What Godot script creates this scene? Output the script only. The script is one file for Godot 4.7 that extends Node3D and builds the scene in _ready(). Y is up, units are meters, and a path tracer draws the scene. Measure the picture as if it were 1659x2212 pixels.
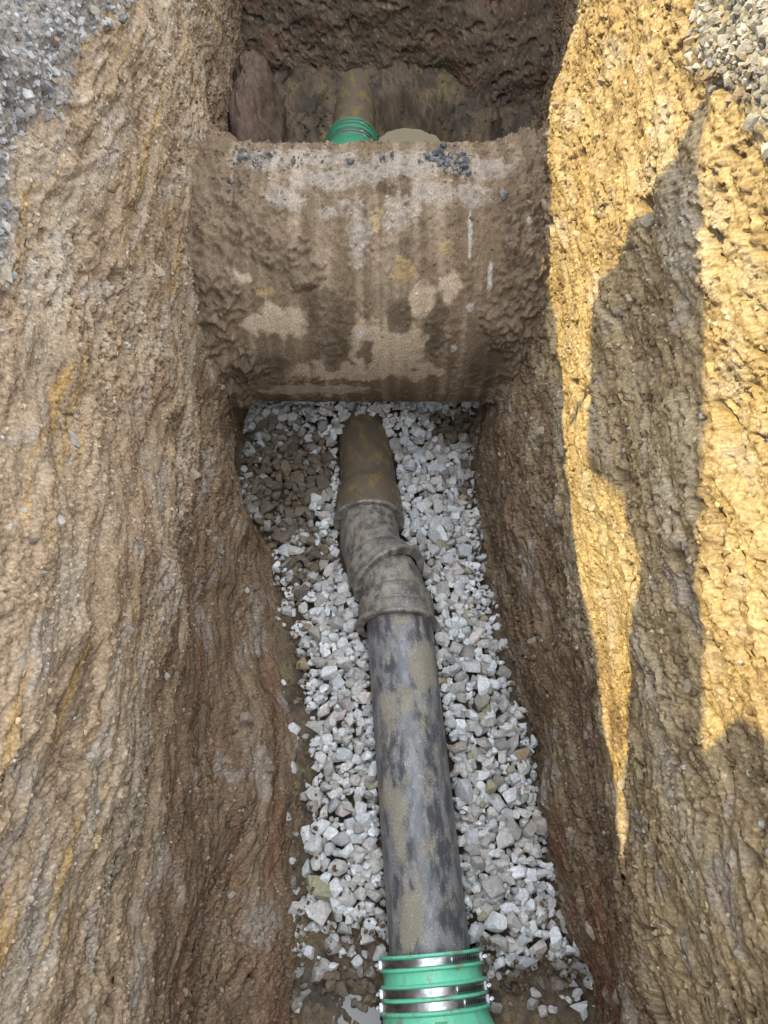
extends Node3D
# A dug trench seen from above: steep soil walls, a drain line on crushed stone, a large pipe crossing it.
# World: x to the right, y up, the trench runs along -z; "f" below is the distance forward (f = -z). Floor near y = 0.

const EYE := Vector3(0.0, 2.5, 0.0)
const PITCH := 60.0
const FOV := 69.4
const GROUND_Y := 2.12

var rng := RandomNumberGenerator.new()
var M := {}
var tex := {}
var stones: Array = []
var clods: Array = []
var names := {}

# noises
var n_big: FastNoiseLite
var n_lon: FastNoiseLite
var n_med: FastNoiseLite
var n_fine: FastNoiseLite
var n_mask: FastNoiseLite
var n_pit: FastNoiseLite
var n_rid: FastNoiseLite
var n_col: FastNoiseLite
var n_spk: FastNoiseLite
var n_soil: FastNoiseLite
var n_grit: FastNoiseLite

# ---------------------------------------------------------------- small helpers
func noise(sd: int, octaves: int, gain := 0.5, kind := FastNoiseLite.TYPE_SIMPLEX_SMOOTH) -> FastNoiseLite:
	var n := FastNoiseLite.new()
	n.seed = sd
	n.noise_type = kind
	n.frequency = 1.0
	n.fractal_type = FastNoiseLite.FRACTAL_FBM if octaves > 1 else FastNoiseLite.FRACTAL_NONE
	n.fractal_octaves = octaves
	n.fractal_gain = gain
	return n

func sm(a: float, b: float, x: float) -> float:
	var t: float = clampf((x - a) / (b - a), 0.0, 1.0)
	return t * t * (3.0 - 2.0 * t)

func srgb(c: Color) -> Color:
	return c.linear_to_srgb()

func table(keys: Array, f: float) -> float:
	if f <= keys[0][0]:
		return keys[0][1]
	for i in range(1, keys.size()):
		if f <= keys[i][0]:
			var t: float = (f - keys[i - 1][0]) / (keys[i][0] - keys[i - 1][0])
			t = t * t * (3.0 - 2.0 * t)
			return lerpf(keys[i - 1][1], keys[i][1], t)
	return keys[-1][1]

# direction of a photograph point (u, v on a 1659 x 2212 view of it): x, up, forward
func ray(u: float, v: float) -> Vector3:
	var k: float = 1106.0 / tan(deg_to_rad(FOV * 0.5))
	var X: float = (u - 829.5) / k
	var Y: float = (1106.0 - v) / k
	var c := cos(deg_to_rad(PITCH))
	var s := sin(deg_to_rad(PITCH))
	return Vector3(X, -s + Y * c, -(c + Y * s))

# where that direction meets the level y
func px(u: float, v: float, y: float) -> Vector3:
	var d := ray(u, v)
	return EYE + d * ((y - EYE.y) / d.y)

func numbered(called: String) -> String:
	var k: int = names.get(called, 0)
	names[called] = k + 1
	return called if k == 0 else "%s_%03d" % [called, k]

func tag(o: Node, label: String, category: String, group := "", kind := "") -> Node:
	if label != "":
		o.set_meta("label", label)
	if category != "":
		o.set_meta("category", category)
	if group != "":
		o.set_meta("group", group)
	if kind != "":
		o.set_meta("kind", kind)
	return o

func base(called: String, at := Vector3.ZERO) -> Node3D:
	var o := Node3D.new()
	o.name = numbered(called)
	add_child(o)
	o.position = at
	return o

func put(called: String, mesh: Mesh, mat: Material, parent: Node = self) -> MeshInstance3D:
	var o := MeshInstance3D.new()
	o.name = numbered(called) if parent == self else called
	o.mesh = mesh
	o.material_override = mat
	o.cast_shadow = GeometryInstance3D.SHADOW_CASTING_SETTING_ON
	parent.add_child(o, true)
	return o

# a grid of nu x nv points into a mesh with smooth normals; flip turns the faces round
func grid_mesh(P: PackedVector3Array, nu: int, nv: int, C := PackedColorArray(), UV := PackedVector2Array(), flip := false, wrap_u := false, want_normals := false) -> Array:
	var N := PackedVector3Array()
	N.resize(nu * nv)
	var sg := -1.0 if flip else 1.0
	for j in nv:
		var j0: int = maxi(j - 1, 0) * nu
		var j1: int = mini(j + 1, nv - 1) * nu
		var row: int = j * nu
		for i in nu:
			var i0: int = i - 1
			var i1: int = i + 1
			if wrap_u:
				if i0 < 0: i0 = nu - 2
				if i1 >= nu: i1 = 1
			else:
				if i0 < 0: i0 = 0
				if i1 >= nu: i1 = nu - 1
			N[row + i] = (P[row + i1] - P[row + i0]).cross(P[j1 + i] - P[j0 + i]).normalized() * sg
	var I := PackedInt32Array()
	I.resize((nu - 1) * (nv - 1) * 6)
	var k := 0
	for j in nv - 1:
		for i in nu - 1:
			var a: int = j * nu + i
			var b: int = a + 1
			var c: int = a + nu
			var d: int = c + 1
			if flip:
				I[k] = a; I[k + 1] = b; I[k + 2] = c
				I[k + 3] = b; I[k + 4] = d; I[k + 5] = c
			else:
				I[k] = a; I[k + 1] = c; I[k + 2] = b
				I[k + 3] = b; I[k + 4] = c; I[k + 5] = d
			k += 6
	var arr := []
	arr.resize(Mesh.ARRAY_MAX)
	arr[Mesh.ARRAY_VERTEX] = P
	arr[Mesh.ARRAY_NORMAL] = N
	if C.size() > 0:
		arr[Mesh.ARRAY_COLOR] = C
	if UV.size() > 0:
		arr[Mesh.ARRAY_TEX_UV] = UV
	arr[Mesh.ARRAY_INDEX] = I
	var m := ArrayMesh.new()
	m.add_surface_from_arrays(Mesh.PRIMITIVE_TRIANGLES, arr)
	return [m, N] if want_normals else [m]

# ---------------------------------------------------------------- stones: convex lumps cut by planes
func stone_mesh(r: RandomNumberGenerator, cuts: int, stretch: Vector3, round_off: float) -> ArrayMesh:
	var faces: Array = []
	var h := 1.0
	var q := [Vector3(-h, -h, -h), Vector3(h, -h, -h), Vector3(h, h, -h), Vector3(-h, h, -h), Vector3(-h, -h, h), Vector3(h, -h, h), Vector3(h, h, h), Vector3(-h, h, h)]
	for id in [[0, 1, 2, 3], [5, 4, 7, 6], [4, 0, 3, 7], [1, 5, 6, 2], [3, 2, 6, 7], [4, 5, 1, 0]]:
		faces.append([q[id[0]], q[id[1]], q[id[2]], q[id[3]]])
	for c in cuts:
		var n := Vector3(r.randfn(), r.randfn(), r.randfn()).normalized()
		var d: float = r.randf_range(0.62, 0.92)
		if c < 6:
			n = [Vector3.RIGHT, Vector3.LEFT, Vector3.UP, Vector3.DOWN, Vector3.FORWARD, Vector3.BACK][c]
			n = (n + Vector3(r.randfn(), r.randfn(), r.randfn()) * 0.33).normalized()
			d = r.randf_range(0.55, 0.78)
		var out: Array = []
		var cap: Array = []
		for fc in faces:
			var res: Array = []
			for i in fc.size():
				var a: Vector3 = fc[i]
				var b: Vector3 = fc[(i + 1) % fc.size()]
				var da := a.dot(n) - d
				var db := b.dot(n) - d
				if da <= 0.0:
					res.append(a)
				if (da < 0.0 and db > 0.0) or (da > 0.0 and db < 0.0):
					var p: Vector3 = a.lerp(b, da / (da - db))
					res.append(p)
					cap.append(p)
			if res.size() >= 3:
				out.append(res)
		if cap.size() >= 3:
			var mid := Vector3.ZERO
			for p in cap: mid += p
			mid /= cap.size()
			var t1 := n.cross(Vector3(0.31, 0.87, -0.39)).normalized()
			var t2 := n.cross(t1)
			var keyed: Array = []
			for p in cap:
				keyed.append([atan2((p - mid).dot(t2), (p - mid).dot(t1)), p])
			keyed.sort_custom(func(x, y): return x[0] < y[0])
			var ring: Array = []
			for kp in keyed:
				if ring.is_empty() or ring[-1].distance_to(kp[1]) > 0.004:
					ring.append(kp[1])
			if ring.size() >= 3:
				out.append(ring)
		faces = out
	var V := PackedVector3Array()
	var NN := PackedVector3Array()
	for fc in faces:
		var mid := Vector3.ZERO
		for p in fc: mid += p
		mid /= fc.size()
		var nrm := Vector3.ZERO
		for i in fc.size():
			nrm += (fc[i] - mid).cross(fc[(i + 1) % fc.size()] - mid)
		nrm = (nrm / stretch).normalized()
		if nrm.dot(mid) < 0.0: nrm = -nrm
		for i in fc.size():
			var a: Vector3 = fc[i] * stretch
			var b: Vector3 = fc[(i + 1) % fc.size()] * stretch
			var c: Vector3 = mid * stretch * 1.03
			if (b - a).cross(c - a).dot(nrm) > 0.0:
				var s := a
				a = b
				b = s
			for p in [a, b, c]:
				V.append(p)
				var rad: Vector3 = (p / stretch / stretch).normalized()
				NN.append(nrm.lerp(rad, round_off if p != c else round_off * 0.3).normalized())
	var arr := []
	arr.resize(Mesh.ARRAY_MAX)
	arr[Mesh.ARRAY_VERTEX] = V
	arr[Mesh.ARRAY_NORMAL] = NN
	var m := ArrayMesh.new()
	m.add_surface_from_arrays(Mesh.PRIMITIVE_TRIANGLES, arr)
	return m

func rand_basis(r: RandomNumberGenerator, size: float) -> Basis:
	var ax := Vector3(r.randfn(), r.randfn(), r.randfn()).normalized()
	return Basis(ax, r.randf() * TAU).scaled(Vector3.ONE * size)

func multi(called: String, mesh: Mesh, mat: Material, xf: Array, cols: Array, parent: Node) -> MultiMeshInstance3D:
	var mm := MultiMesh.new()
	mm.transform_format = MultiMesh.TRANSFORM_3D
	mm.use_colors = true
	mm.mesh = mesh
	mm.instance_count = xf.size()
	for i in xf.size():
		mm.set_instance_transform(i, xf[i])
		mm.set_instance_color(i, cols[i])
	var o := MultiMeshInstance3D.new()
	o.name = numbered(called) if parent == self else called
	o.multimesh = mm
	o.material_override = mat
	parent.add_child(o, true)
	o.set_meta("kind", "stuff")
	return o

# many meshes shared by tone: joins transformed stones into one vertex-coloured mesh
func joined(items: Array) -> ArrayMesh:
	var V := PackedVector3Array()
	var NN := PackedVector3Array()
	var C := PackedColorArray()
	for it in items:
		var a: Array = it[0].surface_get_arrays(0)
		var t: Transform3D = it[1]
		var nb := t.basis.orthonormalized()
		var vs: PackedVector3Array = a[Mesh.ARRAY_VERTEX]
		var ns: PackedVector3Array = a[Mesh.ARRAY_NORMAL]
		for i in vs.size():
			V.append(t * vs[i])
			NN.append(nb * ns[i])
			C.append(it[2])
	var arr := []
	arr.resize(Mesh.ARRAY_MAX)
	arr[Mesh.ARRAY_VERTEX] = V
	arr[Mesh.ARRAY_NORMAL] = NN
	arr[Mesh.ARRAY_COLOR] = C
	var m := ArrayMesh.new()
	m.add_surface_from_arrays(Mesh.PRIMITIVE_TRIANGLES, arr)
	return m

# ---------------------------------------------------------------- materials
func noise_tex(sd: int, freq: float, octaves: int, size: int, lo: float, hi: float) -> ImageTexture:
	var n := noise(sd, octaves, 0.6)
	n.frequency = freq
	var im := n.get_seamless_image(size, size, false, false, 0.12)
	im.convert(Image.FORMAT_L8)
	var d := im.get_data()
	for i in d.size():
		d[i] = int(clampf(lerpf(lo, hi, d[i] / 255.0), 0.0, 1.0) * 255.0)
	im = Image.create_from_data(size, size, false, Image.FORMAT_L8, d)
	im.generate_mipmaps()
	return ImageTexture.create_from_image(im)

func soil_mat(rough: float, relief: float, scale: float) -> StandardMaterial3D:
	var m := StandardMaterial3D.new()
	m.vertex_color_use_as_albedo = true
	m.albedo_color = Color.WHITE
	m.albedo_texture = tex.grain
	m.roughness = rough
	m.metallic_specular = 0.12
	m.uv1_triplanar = true
	m.uv1_world_triplanar = true
	m.uv1_scale = Vector3.ONE * scale
	m.heightmap_enabled = true
	m.heightmap_texture = tex.bump
	m.heightmap_scale = relief
	return m

func plain(c: Color, rough: float, metal := 0.0) -> StandardMaterial3D:
	var m := StandardMaterial3D.new()
	m.albedo_color = srgb(c)
	m.roughness = rough
	m.metallic = metal
	return m

func make_materials():
	tex.grain = noise_tex(5, 0.07, 5, 512, 0.62, 1.12)
	tex.bump = noise_tex(9, 0.045, 5, 512, 0.0, 1.0)
	M.soil = soil_mat(1.0, 0.18, 4.0)
	M.mud = soil_mat(0.6, 0.10, 3.0)
	M.mud.metallic_specular = 0.3
	M.crumb = soil_mat(0.95, 0.1, 6.0)
	M.concrete = soil_mat(0.9, 0.14, 4.0)
	M.stone = soil_mat(0.85, 0.14, 9.0)
	M.stone.albedo_texture = noise_tex(25, 0.016, 4, 512, 0.74, 1.10)
	M.steel = plain(Color(0.58, 0.57, 0.56), 0.40, 1.0)
	M.steel.albedo_texture = noise_tex(31, 0.02, 5, 256, 0.62, 1.15)
	M.steel.uv1_triplanar = true
	M.steel.uv1_scale = Vector3.ONE * 5.0
	M.steel_dirty = plain(Color(0.2, 0.18, 0.16), 0.5, 0.7)
	M.slot = plain(Color(0.02, 0.02, 0.02), 0.7)
	M.white = plain(Color(0.75, 0.76, 0.78), 0.45)

func pipe_material(sd: int, w: int, h: int, kind: int, spots: Array) -> StandardMaterial3D:
	# colour and gloss of a plastic drain pipe under dried and wet mud; u runs round (0.5 = top), v along
	var nb := noise(sd, 4, 0.55)
	var ns := noise(sd + 1, 3, 0.6)
	var nf := noise(sd + 2, 3, 0.7)
	var al := Image.create(w, h, false, Image.FORMAT_RGB8)
	var ro := Image.create(w, h, false, Image.FORMAT_L8)
	for y in h:
		var v: float = float(y) / h
		for x in w:
			var u: float = float(x) / w
			var a: float = u * TAU
			var cx := cos(a) * 0.9
			var cz := sin(a) * 0.9
			var fine: float = nf.get_noise_3d(cx * 26.0, v * 150.0, cz * 26.0)
			var film: float = ns.get_noise_3d(cx * 3.5, v * 12.0, cz * 3.5) + 0.28 * fine
			var mud: float = nb.get_noise_3d(cx * 2.2 + 7.0, v * 9.0, cz * 2.2) + 0.22 * fine
			var c := Color(0.07, 0.07, 0.075)
			var r := 0.34
			if kind == 0:
				for s in spots:
					var dx: float = (u - s[0]) / s[2]
					var dy: float = (v - s[1]) / s[3]
					mud += s[4] * maxf(0.0, 1.0 - dx * dx - dy * dy)
				var t := sm(-0.35, 0.42, film)
				c = c.lerp(Color(0.215, 0.21, 0.205), t * 0.8)
				r = lerpf(0.3, 0.46, t)
				t = sm(0.02, 0.55, mud + 0.1 * fine)
				c = c.lerp(Color(0.26, 0.225, 0.165) * (1.0 + 0.3 * fine), t * 0.85)
				r = lerpf(r, 0.9, t)
				t = sm(0.50, 0.56, fine + 0.25 * film)
				c = c.lerp(Color(0.45, 0.44, 0.42), t)
			elif kind == 1:
				c = Color(0.085, 0.08, 0.074)
				var t := sm(-0.4, 0.4, film)
				c = c.lerp(Color(0.255, 0.225, 0.185), t * 0.85)
				r = lerpf(0.34, 0.6, t)
				t = sm(-0.02, 0.4, mud + 0.15 * fine)
				c = c.lerp(Color(0.225, 0.19, 0.135) * (1.0 + 0.3 * fine), t * 0.6)
				r = lerpf(r, 0.85, t)
				t = sm(0.42, 0.55, fine + 0.3 * film)
				c = c.lerp(Color(0.42, 0.41, 0.39), t * 0.8)
			elif kind == 3:
				c = Color(0.15, 0.57, 0.36) * (1.0 + 0.12 * film)
				r = 0.45
				var t := sm(0.20, 0.45, mud + 0.2 * fine)
				c = c.lerp(Color(0.22, 0.17, 0.10), t * 0.7)
				t = sm(0.15, 0.5, film)
				c = c.lerp(Color(0.17, 0.30, 0.19), t * 0.6)
			else:
				c = Color(0.125, 0.095, 0.062) * (1.0 + 0.35 * fine)
				var t := sm(-0.1, 0.45, mud)
				c = c.lerp(Color(0.21, 0.15, 0.065), t)
				r = lerpf(0.62, 0.28, t)
				t = sm(0.25, 0.4, film)
				c = c.lerp(Color(0.07, 0.06, 0.052), t * 0.7)
			c = srgb(c)
			al.set_pixel(x, y, c)
			ro.set_pixel(x, y, Color(r, r, r))
	var m := StandardMaterial3D.new()
	m.albedo_texture = ImageTexture.create_from_image(al)
	m.roughness = 1.0
	m.roughness_texture = ImageTexture.create_from_image(ro)
	m.heightmap_enabled = true
	m.heightmap_texture = ImageTexture.create_from_image(ro)
	m.heightmap_scale = 0.12
	return m

# ---------------------------------------------------------------- trench walls
const L_FOOT := [[-1.6, -0.24], [0.0, -0.225], [0.57, -0.25], [1.0, -0.33], [1.28, -0.43], [1.6, -0.62], [1.95, -0.625], [2.4, -0.64], [3.0, -0.72], [4.8, -0.74]]
const L_KNEE := [[-1.6, -0.46], [0.0, -0.475], [0.57, -0.50], [1.0, -0.53], [1.28, -0.57], [1.6, -0.60], [1.95, -0.585], [2.3, -0.60], [3.0, -0.74], [4.8, -0.78]]
const L_KNEE_Y := [[-1.6, 0.26], [0.57, 0.26], [1.28, 0.24], [1.7, 0.35], [4.8, 0.5]]
const L_TOP := [[-1.6, -0.70], [1.2, -0.69], [1.75, -0.635], [2.2, -0.635], [2.6, -0.70], [3.0, -0.78], [4.8, -0.82]]
const R_FOOT := [[-1.6, 0.62], [-0.12, 0.60], [0.03, 0.545], [0.57, 0.515], [0.76, 0.45], [1.0, 0.405], [1.3, 0.39], [1.9, 0.40], [2.12, 0.44], [2.5, 0.72], [3.0, 0.82], [4.8, 0.86]]
const R_KNEE := [[-1.6, 0.60], [0.0, 0.535], [0.5, 0.52], [1.3, 0.515], [2.1, 0.515], [2.4, 0.54], [2.6, 0.80], [3.2, 0.90], [4.8, 0.92]]
const R_KNEE_Y := [[-1.6, 0.72], [1.3, 0.74], [1.9, 0.72], [2.5, 0.7], [4.8, 0.7]]
const R_TOP := [[-1.6, 0.57], [2.3, 0.57], [2.5, 0.62], [2.7, 0.93], [4.8, 0.96]]

func wall_disp(f: float, y: float, off: float, lonamp: float) -> Vector2:
	# (displacement into the trench, roughness mask)
	var warp: float = n_big.get_noise_2d(f * 1.1 + off, y * 1.4 - off)
	var lon: float = n_lon.get_noise_2d(f * 0.7 + off, y * 7.0 + warp * 2.2)
	var med: float = n_med.get_noise_2d(f * 6.0 + off, y * 9.0)
	var m: float = sm(0.0, 0.42, n_mask.get_noise_2d(f * 1.6 + off, y * 3.4 + warp))
	var fine: float = n_soil.get_noise_2d(f * 24.0 + off, y * 30.0)
	var rid: float = 1.0 - 2.4 * absf(n_rid.get_noise_2d(f * 13.0, y * 17.0 + off))
	var saw: float = fposmod(y * 5.5 + warp * 1.5 + lon * 0.6, 1.0)
	saw = (saw if saw < 0.85 else (1.0 - saw) * 5.67) - 0.45
	var grit: float = n_grit.get_noise_2d(f * 62.0 - off, y * 66.0)
	var d: float = 0.045 * warp + lonamp * (0.011 * lon + 0.0015 * saw) + 0.013 * med + m * (0.002 * rid + 0.008 * fine + 0.002 * grit) + 0.0012 * fine
	# thin scrape lines left by the digger's teeth, along the trench
	var scr: float = n_rid.get_noise_2d(f * 1.3 + off, y * 30.0 + warp * 4.0)
	d += 0.0022 * scr * (1.0 - 0.6 * m) * lonamp
	# cracks and broken ledges
	var crk: float = absf(n_rid.get_noise_2d(f * 2.2 - off, y * 6.5 + warp * 2.0))
	d -= 0.009 * sm(0.03, 0.0, crk) * sm(-0.1, 0.3, n_mask.get_noise_2d(f * 1.7 - off, y * 2.5))
	d += 0.006 * sm(0.05, 0.35, n_rid.get_noise_2d(f * 3.4 + 15.0, y * 7.0 - off))
	var pit: float = n_pit.get_noise_2d(f * 6.0 + off, y * 11.0)
	var pk: float = 0.0 if off < 10.0 else 1.0
	d -= 0.05 * sm(0.44 - 0.05 * pk, 0.60, pit) * maxf(m, 0.7 * pk)
	var pit2: float = n_pit.get_noise_2d(f * 22.0 - off, y * 34.0)
	d -= 0.013 * (1.0 + 0.5 * pk) * sm(0.36 - 0.04 * pk, 0.55, pit2) * maxf(m, 0.6 * pk)
	return Vector2(d, m)

func make_wall(left: bool) -> Node3D:
	var off := 3.0 if left else 41.0
	var sg := 1.0 if left else -1.0
	var fs: Array = []
	var f := -1.5
	while f < 4.75:
		fs.append(f)
		if f < -0.35: f += 0.03
		elif f < 2.35: f += 0.0042
		elif f < 2.75 and not left: f += 0.0045
		else: f += 0.010
	var nu := fs.size()
	var nv := 490
	var P := PackedVector3Array()
	var C := PackedColorArray()
	P.resize(nu * nv)
	C.resize(nu * nv)
	var tan_c := Color(0.375, 0.275, 0.178)
	var brown := Color(0.21, 0.145, 0.093)
	var dark := Color(0.12, 0.082, 0.054)
	var grey := Color(0.36, 0.31, 0.26)
	var orange := Color(0.46, 0.28, 0.09)
	var red := Color(0.24, 0.085, 0.05)
	var yel := Color(0.385, 0.29, 0.165)
	for i in nu:
		f = fs[i]
		var foot := Vector2(table(L_FOOT if left else R_FOOT, f), -0.13)
		var knee := Vector2(table(L_KNEE if left else R_KNEE, f), table(L_KNEE_Y if left else R_KNEE_Y, f))
		var top := Vector2(table(L_TOP if left else R_TOP, f), GROUND_Y)
		var l1 := foot.distance_to(knee)
		var l2 := knee.distance_to(top)
		var n1 := (knee - foot).orthogonal().normalized()
		var n2 := (top - knee).orthogonal().normalized()
		if n1.x * sg < 0.0: n1 = -n1
		if n2.x * sg < 0.0: n2 = -n2
		for j in nv:
			var s: float = float(j) / (nv - 1) * (l1 + l2)
			var p: Vector2
			if s < l1: p = foot.lerp(knee, s / l1)
			else: p = knee.lerp(top, (s - l1) / l2)
			var nb: float = sm(l1 - 0.10, l1 + 0.10, s)
			var nn := n1.lerp(n2, nb).normalized()
			var yy: float = s
			var dm := wall_disp(f, yy, off, 1.0 if left else 0.45)
			var damp: float = 1.0 - 0.75 * sm(l1 + l2 - 0.25, l1 + l2 - 0.03, s)
			var d: float = dm.x * damp
			p += nn * d
			var k := j * nu + i
			P[k] = Vector3(p.x, p.y, -f)
			# soil colour: browner low, paler high, beds that run along the trench, patches, specks
			var bed: float = n_lon.get_noise_2d(f * 0.45 + 20.0, p.y * 6.0 + off)
			var pat: float = n_col.get_noise_2d(f * 3.0 + off, p.y * 5.0)
			var spk: float = n_spk.get_noise_2d(f * 120.0, yy * 120.0 + off)
			var tone_y: float = p.y + 0.25 * pat + 0.2 * bed  # height with noise: sets where brown turns to the paler tone
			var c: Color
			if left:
				c = brown.lerp(tan_c, sm(0.58, 0.72, tone_y + 0.12 * spk) * 0.7 + 0.3 * sm(-0.2, 0.3, bed))
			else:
				c = brown.lerp(yel, sm(0.62, 0.74, tone_y + 0.12 * spk) * 0.7 + 0.3 * sm(-0.2, 0.3, bed))
			var str2: float = n_lon.get_noise_2d(f * 0.8 - 13.0, p.y * 20.0 + off)
			c *= 1.0 + 0.16 * str2
			c = c.lerp(grey, 0.65 * sm(0.18, 0.42, pat))
			c = c.lerp(dark, 0.55 * sm(0.15, 0.45, -pat + 0.25 * spk))
			# smeared, trowelled clay
			c = c.lerp((Color(0.43, 0.345, 0.245) if left else Color(0.42, 0.33, 0.20)).lerp(Color(0.36, 0.315, 0.25), sm(-0.1, 0.3, bed)), 0.5 * sm(0.0, 0.25, n_col.get_noise_2d(f * 1.1 + 33.0, p.y * 3.0 - off) + 0.08 * spk) * sm(0.58, 0.72, tone_y + 0.12 * spk))
			var org: float = n_col.get_noise_2d(f * 0.9 + 60.0, p.y * 9.0 + off)
			c = c.lerp(orange, (0.6 if left else 0.2) * sm(0.28, 0.46, org) * sm(0.75, 1.1, p.y))
			var rd: float = n_col.get_noise_2d(f * 1.6 - 30.0, p.y * 6.0 + off) + 0.12 * spk
			var redk: float = 0.25 * sm(0.14, 0.30, rd) * sm(0.48, 0.36, absf(p.y - 0.12)) * sm(0.95, 0.75, f)
			if not left:
				redk = 0.45 * maxf(sm(0.0, 0.8, 1.0 - Vector2((f - 0.18) / 0.20, (p.y - 0.12) / 0.16).length() + 1.2 * rd), sm(0.0, 0.5, 1.0 - Vector2((f + 0.10) / 0.22, (p.y - 0.30) / 0.25).length() + 1.2 * rd))
			c = c.lerp(red, redk)
			c = c.lerp(Color(0.22, 0.20, 0.18), 0.85 * sm(-0.02, 0.03, p.y - road_y(f, left) + 0.02 * spk))
			c.a = 1.0
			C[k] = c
	roughen(P, C, nu, nv, left, 0.0030, 0.0040)
	var got := grid_mesh(P, nu, nv, C, PackedVector2Array(), left, false, true)
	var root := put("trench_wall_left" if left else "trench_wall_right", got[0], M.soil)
	tag(root, "", "", "", "structure")
	# crumbs of soil sticking to the face
	var N: PackedVector3Array = got[1]
	var per: Array = []
	var pc: Array = []
	for v in clods.size():
		per.append([])
		pc.append([])
	var placed := 0
	while placed < 60000:
		var i := rng.randi_range(0, nu - 1)
		var j := rng.randi_range(5, nv - 12)
		var k := j * nu + i
		var p := P[k]
		if -p.z < -0.5: continue
		if n_mask.get_noise_2d(-p.z * 2.0 + off, p.y * 6.0) < rng.randf_range(-0.5, 0.25): continue
		if i > 0 and (P[k] - P[k - 1]).cross(P[k + nu] - P[k]).length() < rng.randf() * 5.5e-5: continue
		var size: float = 0.0012 + 0.0058 * pow(rng.randf(), 4.5)
		var c: Color = C[k] * rng.randf_range(0.75, 1.35)
		if rng.randf() < 0.03: c = Color(0.42, 0.40, 0.36)
		c.a = 1.0
		var v := rng.randi_range(0, clods.size() - 1)
		per[v].append(Transform3D(rand_basis(rng, size), p + N[k] * size * 0.25))
		pc[v].append(c)
		placed += 1
	for v in clods.size():
		multi("soil_crumbs", clods[v], M.crumb, per[v], pc[v], root)
	# stones embedded in the face, and the road stone along its top
	var want := 60
	var tries := 0
	while want > 0 and tries < 5000:
		tries += 1
		var i := rng.randi_range(0, nu - 1)
		var j := rng.randi_range(30, nv - 120)
		var k := j * nu + i
		var p := P[k]
		if -p.z < -0.3 or -p.z > 2.6: continue
		var size: float = rng.randf_range(0.006, 0.016)
		if rng.randf() < 0.10: size = rng.randf_range(0.018, 0.026)
		embed(root, p, N[k], size, [Color(0.30, 0.25, 0.19), Color(0.36, 0.32, 0.27), Color(0.26, 0.20, 0.15), Color(0.40, 0.33, 0.24)][rng.randi_range(0, 3)] * rng.randf_range(0.8, 1.1))
		want -= 1
	want = 235
	tries = 0
	while want > 0 and tries < 60000:
		tries += 1
		var i := rng.randi_range(0, nu - 1)
		var j := rng.randi_range(int(nv * 0.68), nv - 4)
		var k := j * nu + i
		var p := P[k]
		if -p.z < 0.75 or -p.z > 2.0: continue
		if p.y < road_y(-p.z, left) - 0.02 or p.y > 1.96: continue
		var size: float = rng.randf_range(0.007, 0.0135)
		embed(root, p, N[k], size, [Color(0.29, 0.275, 0.255), Color(0.20, 0.19, 0.18), Color(0.35, 0.33, 0.305), Color(0.28, 0.22, 0.165)][rng.randi_range(0, 3)] * rng.randf_range(0.75, 1.15))
		want -= 1
	var rx: Array = []
	var rc: Array = []
	for v in 6:
		rx.append([])
		rc.append([])
	var left_over := 4500
	tries = 0
	while left_over > 0 and tries < 200000:
		tries += 1
		var i := rng.randi_range(0, nu - 1)
		var j := rng.randi_range(int(nv * 0.68), nv - 4)
		var k := j * nu + i
		var p := P[k]
		if -p.z < 0.6 or -p.z > 2.3 or p.y < road_y(-p.z, left) + 0.01: continue
		var size: float = rng.randf_range(0.003, 0.009)
		var v := rng.randi_range(0, 5)
		var g: float = rng.randf_range(0.13, 0.36)
		rx[v].append(Transform3D(rand_basis(rng, size), p + N[k] * size * rng.randf_range(0.0, 0.5)))
		rc[v].append(Color(g, g * 0.95, g * 0.90))
		left_over -= 1
	for v in 6:
		multi("road_stone", stones[v], M.stone, rx[v], rc[v], root)
	return root

func road_y(f: float, left: bool) -> float:
	# underside of the crushed stone that carried the road
	if left:
		return 1.63 + 0.07 * n_col.get_noise_2d(f * 2.2, 3.0)
	return 1.86 - 0.08 * sm(1.0, 1.35, f) + 0.2 * sm(1.45, 1.7, f) + 0.05 * n_col.get_noise_2d(f * 2.2, 8.0)

var tone_mats := {}
func tone(c: Color) -> StandardMaterial3D:
	# a few shared stone tones
	var key := "%d_%d_%d" % [roundi(c.r * 33), roundi(c.g * 33), roundi(c.b * 33)]
	if not tone_mats.has(key):
		var m: StandardMaterial3D = M.stone.duplicate()
		m.vertex_color_use_as_albedo = false
		m.albedo_color = srgb(Color(c.r, c.g, c.b))
		tone_mats[key] = m
	return tone_mats[key]

func embed(root: Node, p: Vector3, n: Vector3, size: float, c: Color):
	var o := put("stone", stones[rng.randi_range(0, stones.size() - 1)], tone(c), root)
	o.transform = Transform3D(rand_basis(rng, size), p + n * size * rng.randf_range(-0.25, 0.25))

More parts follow.
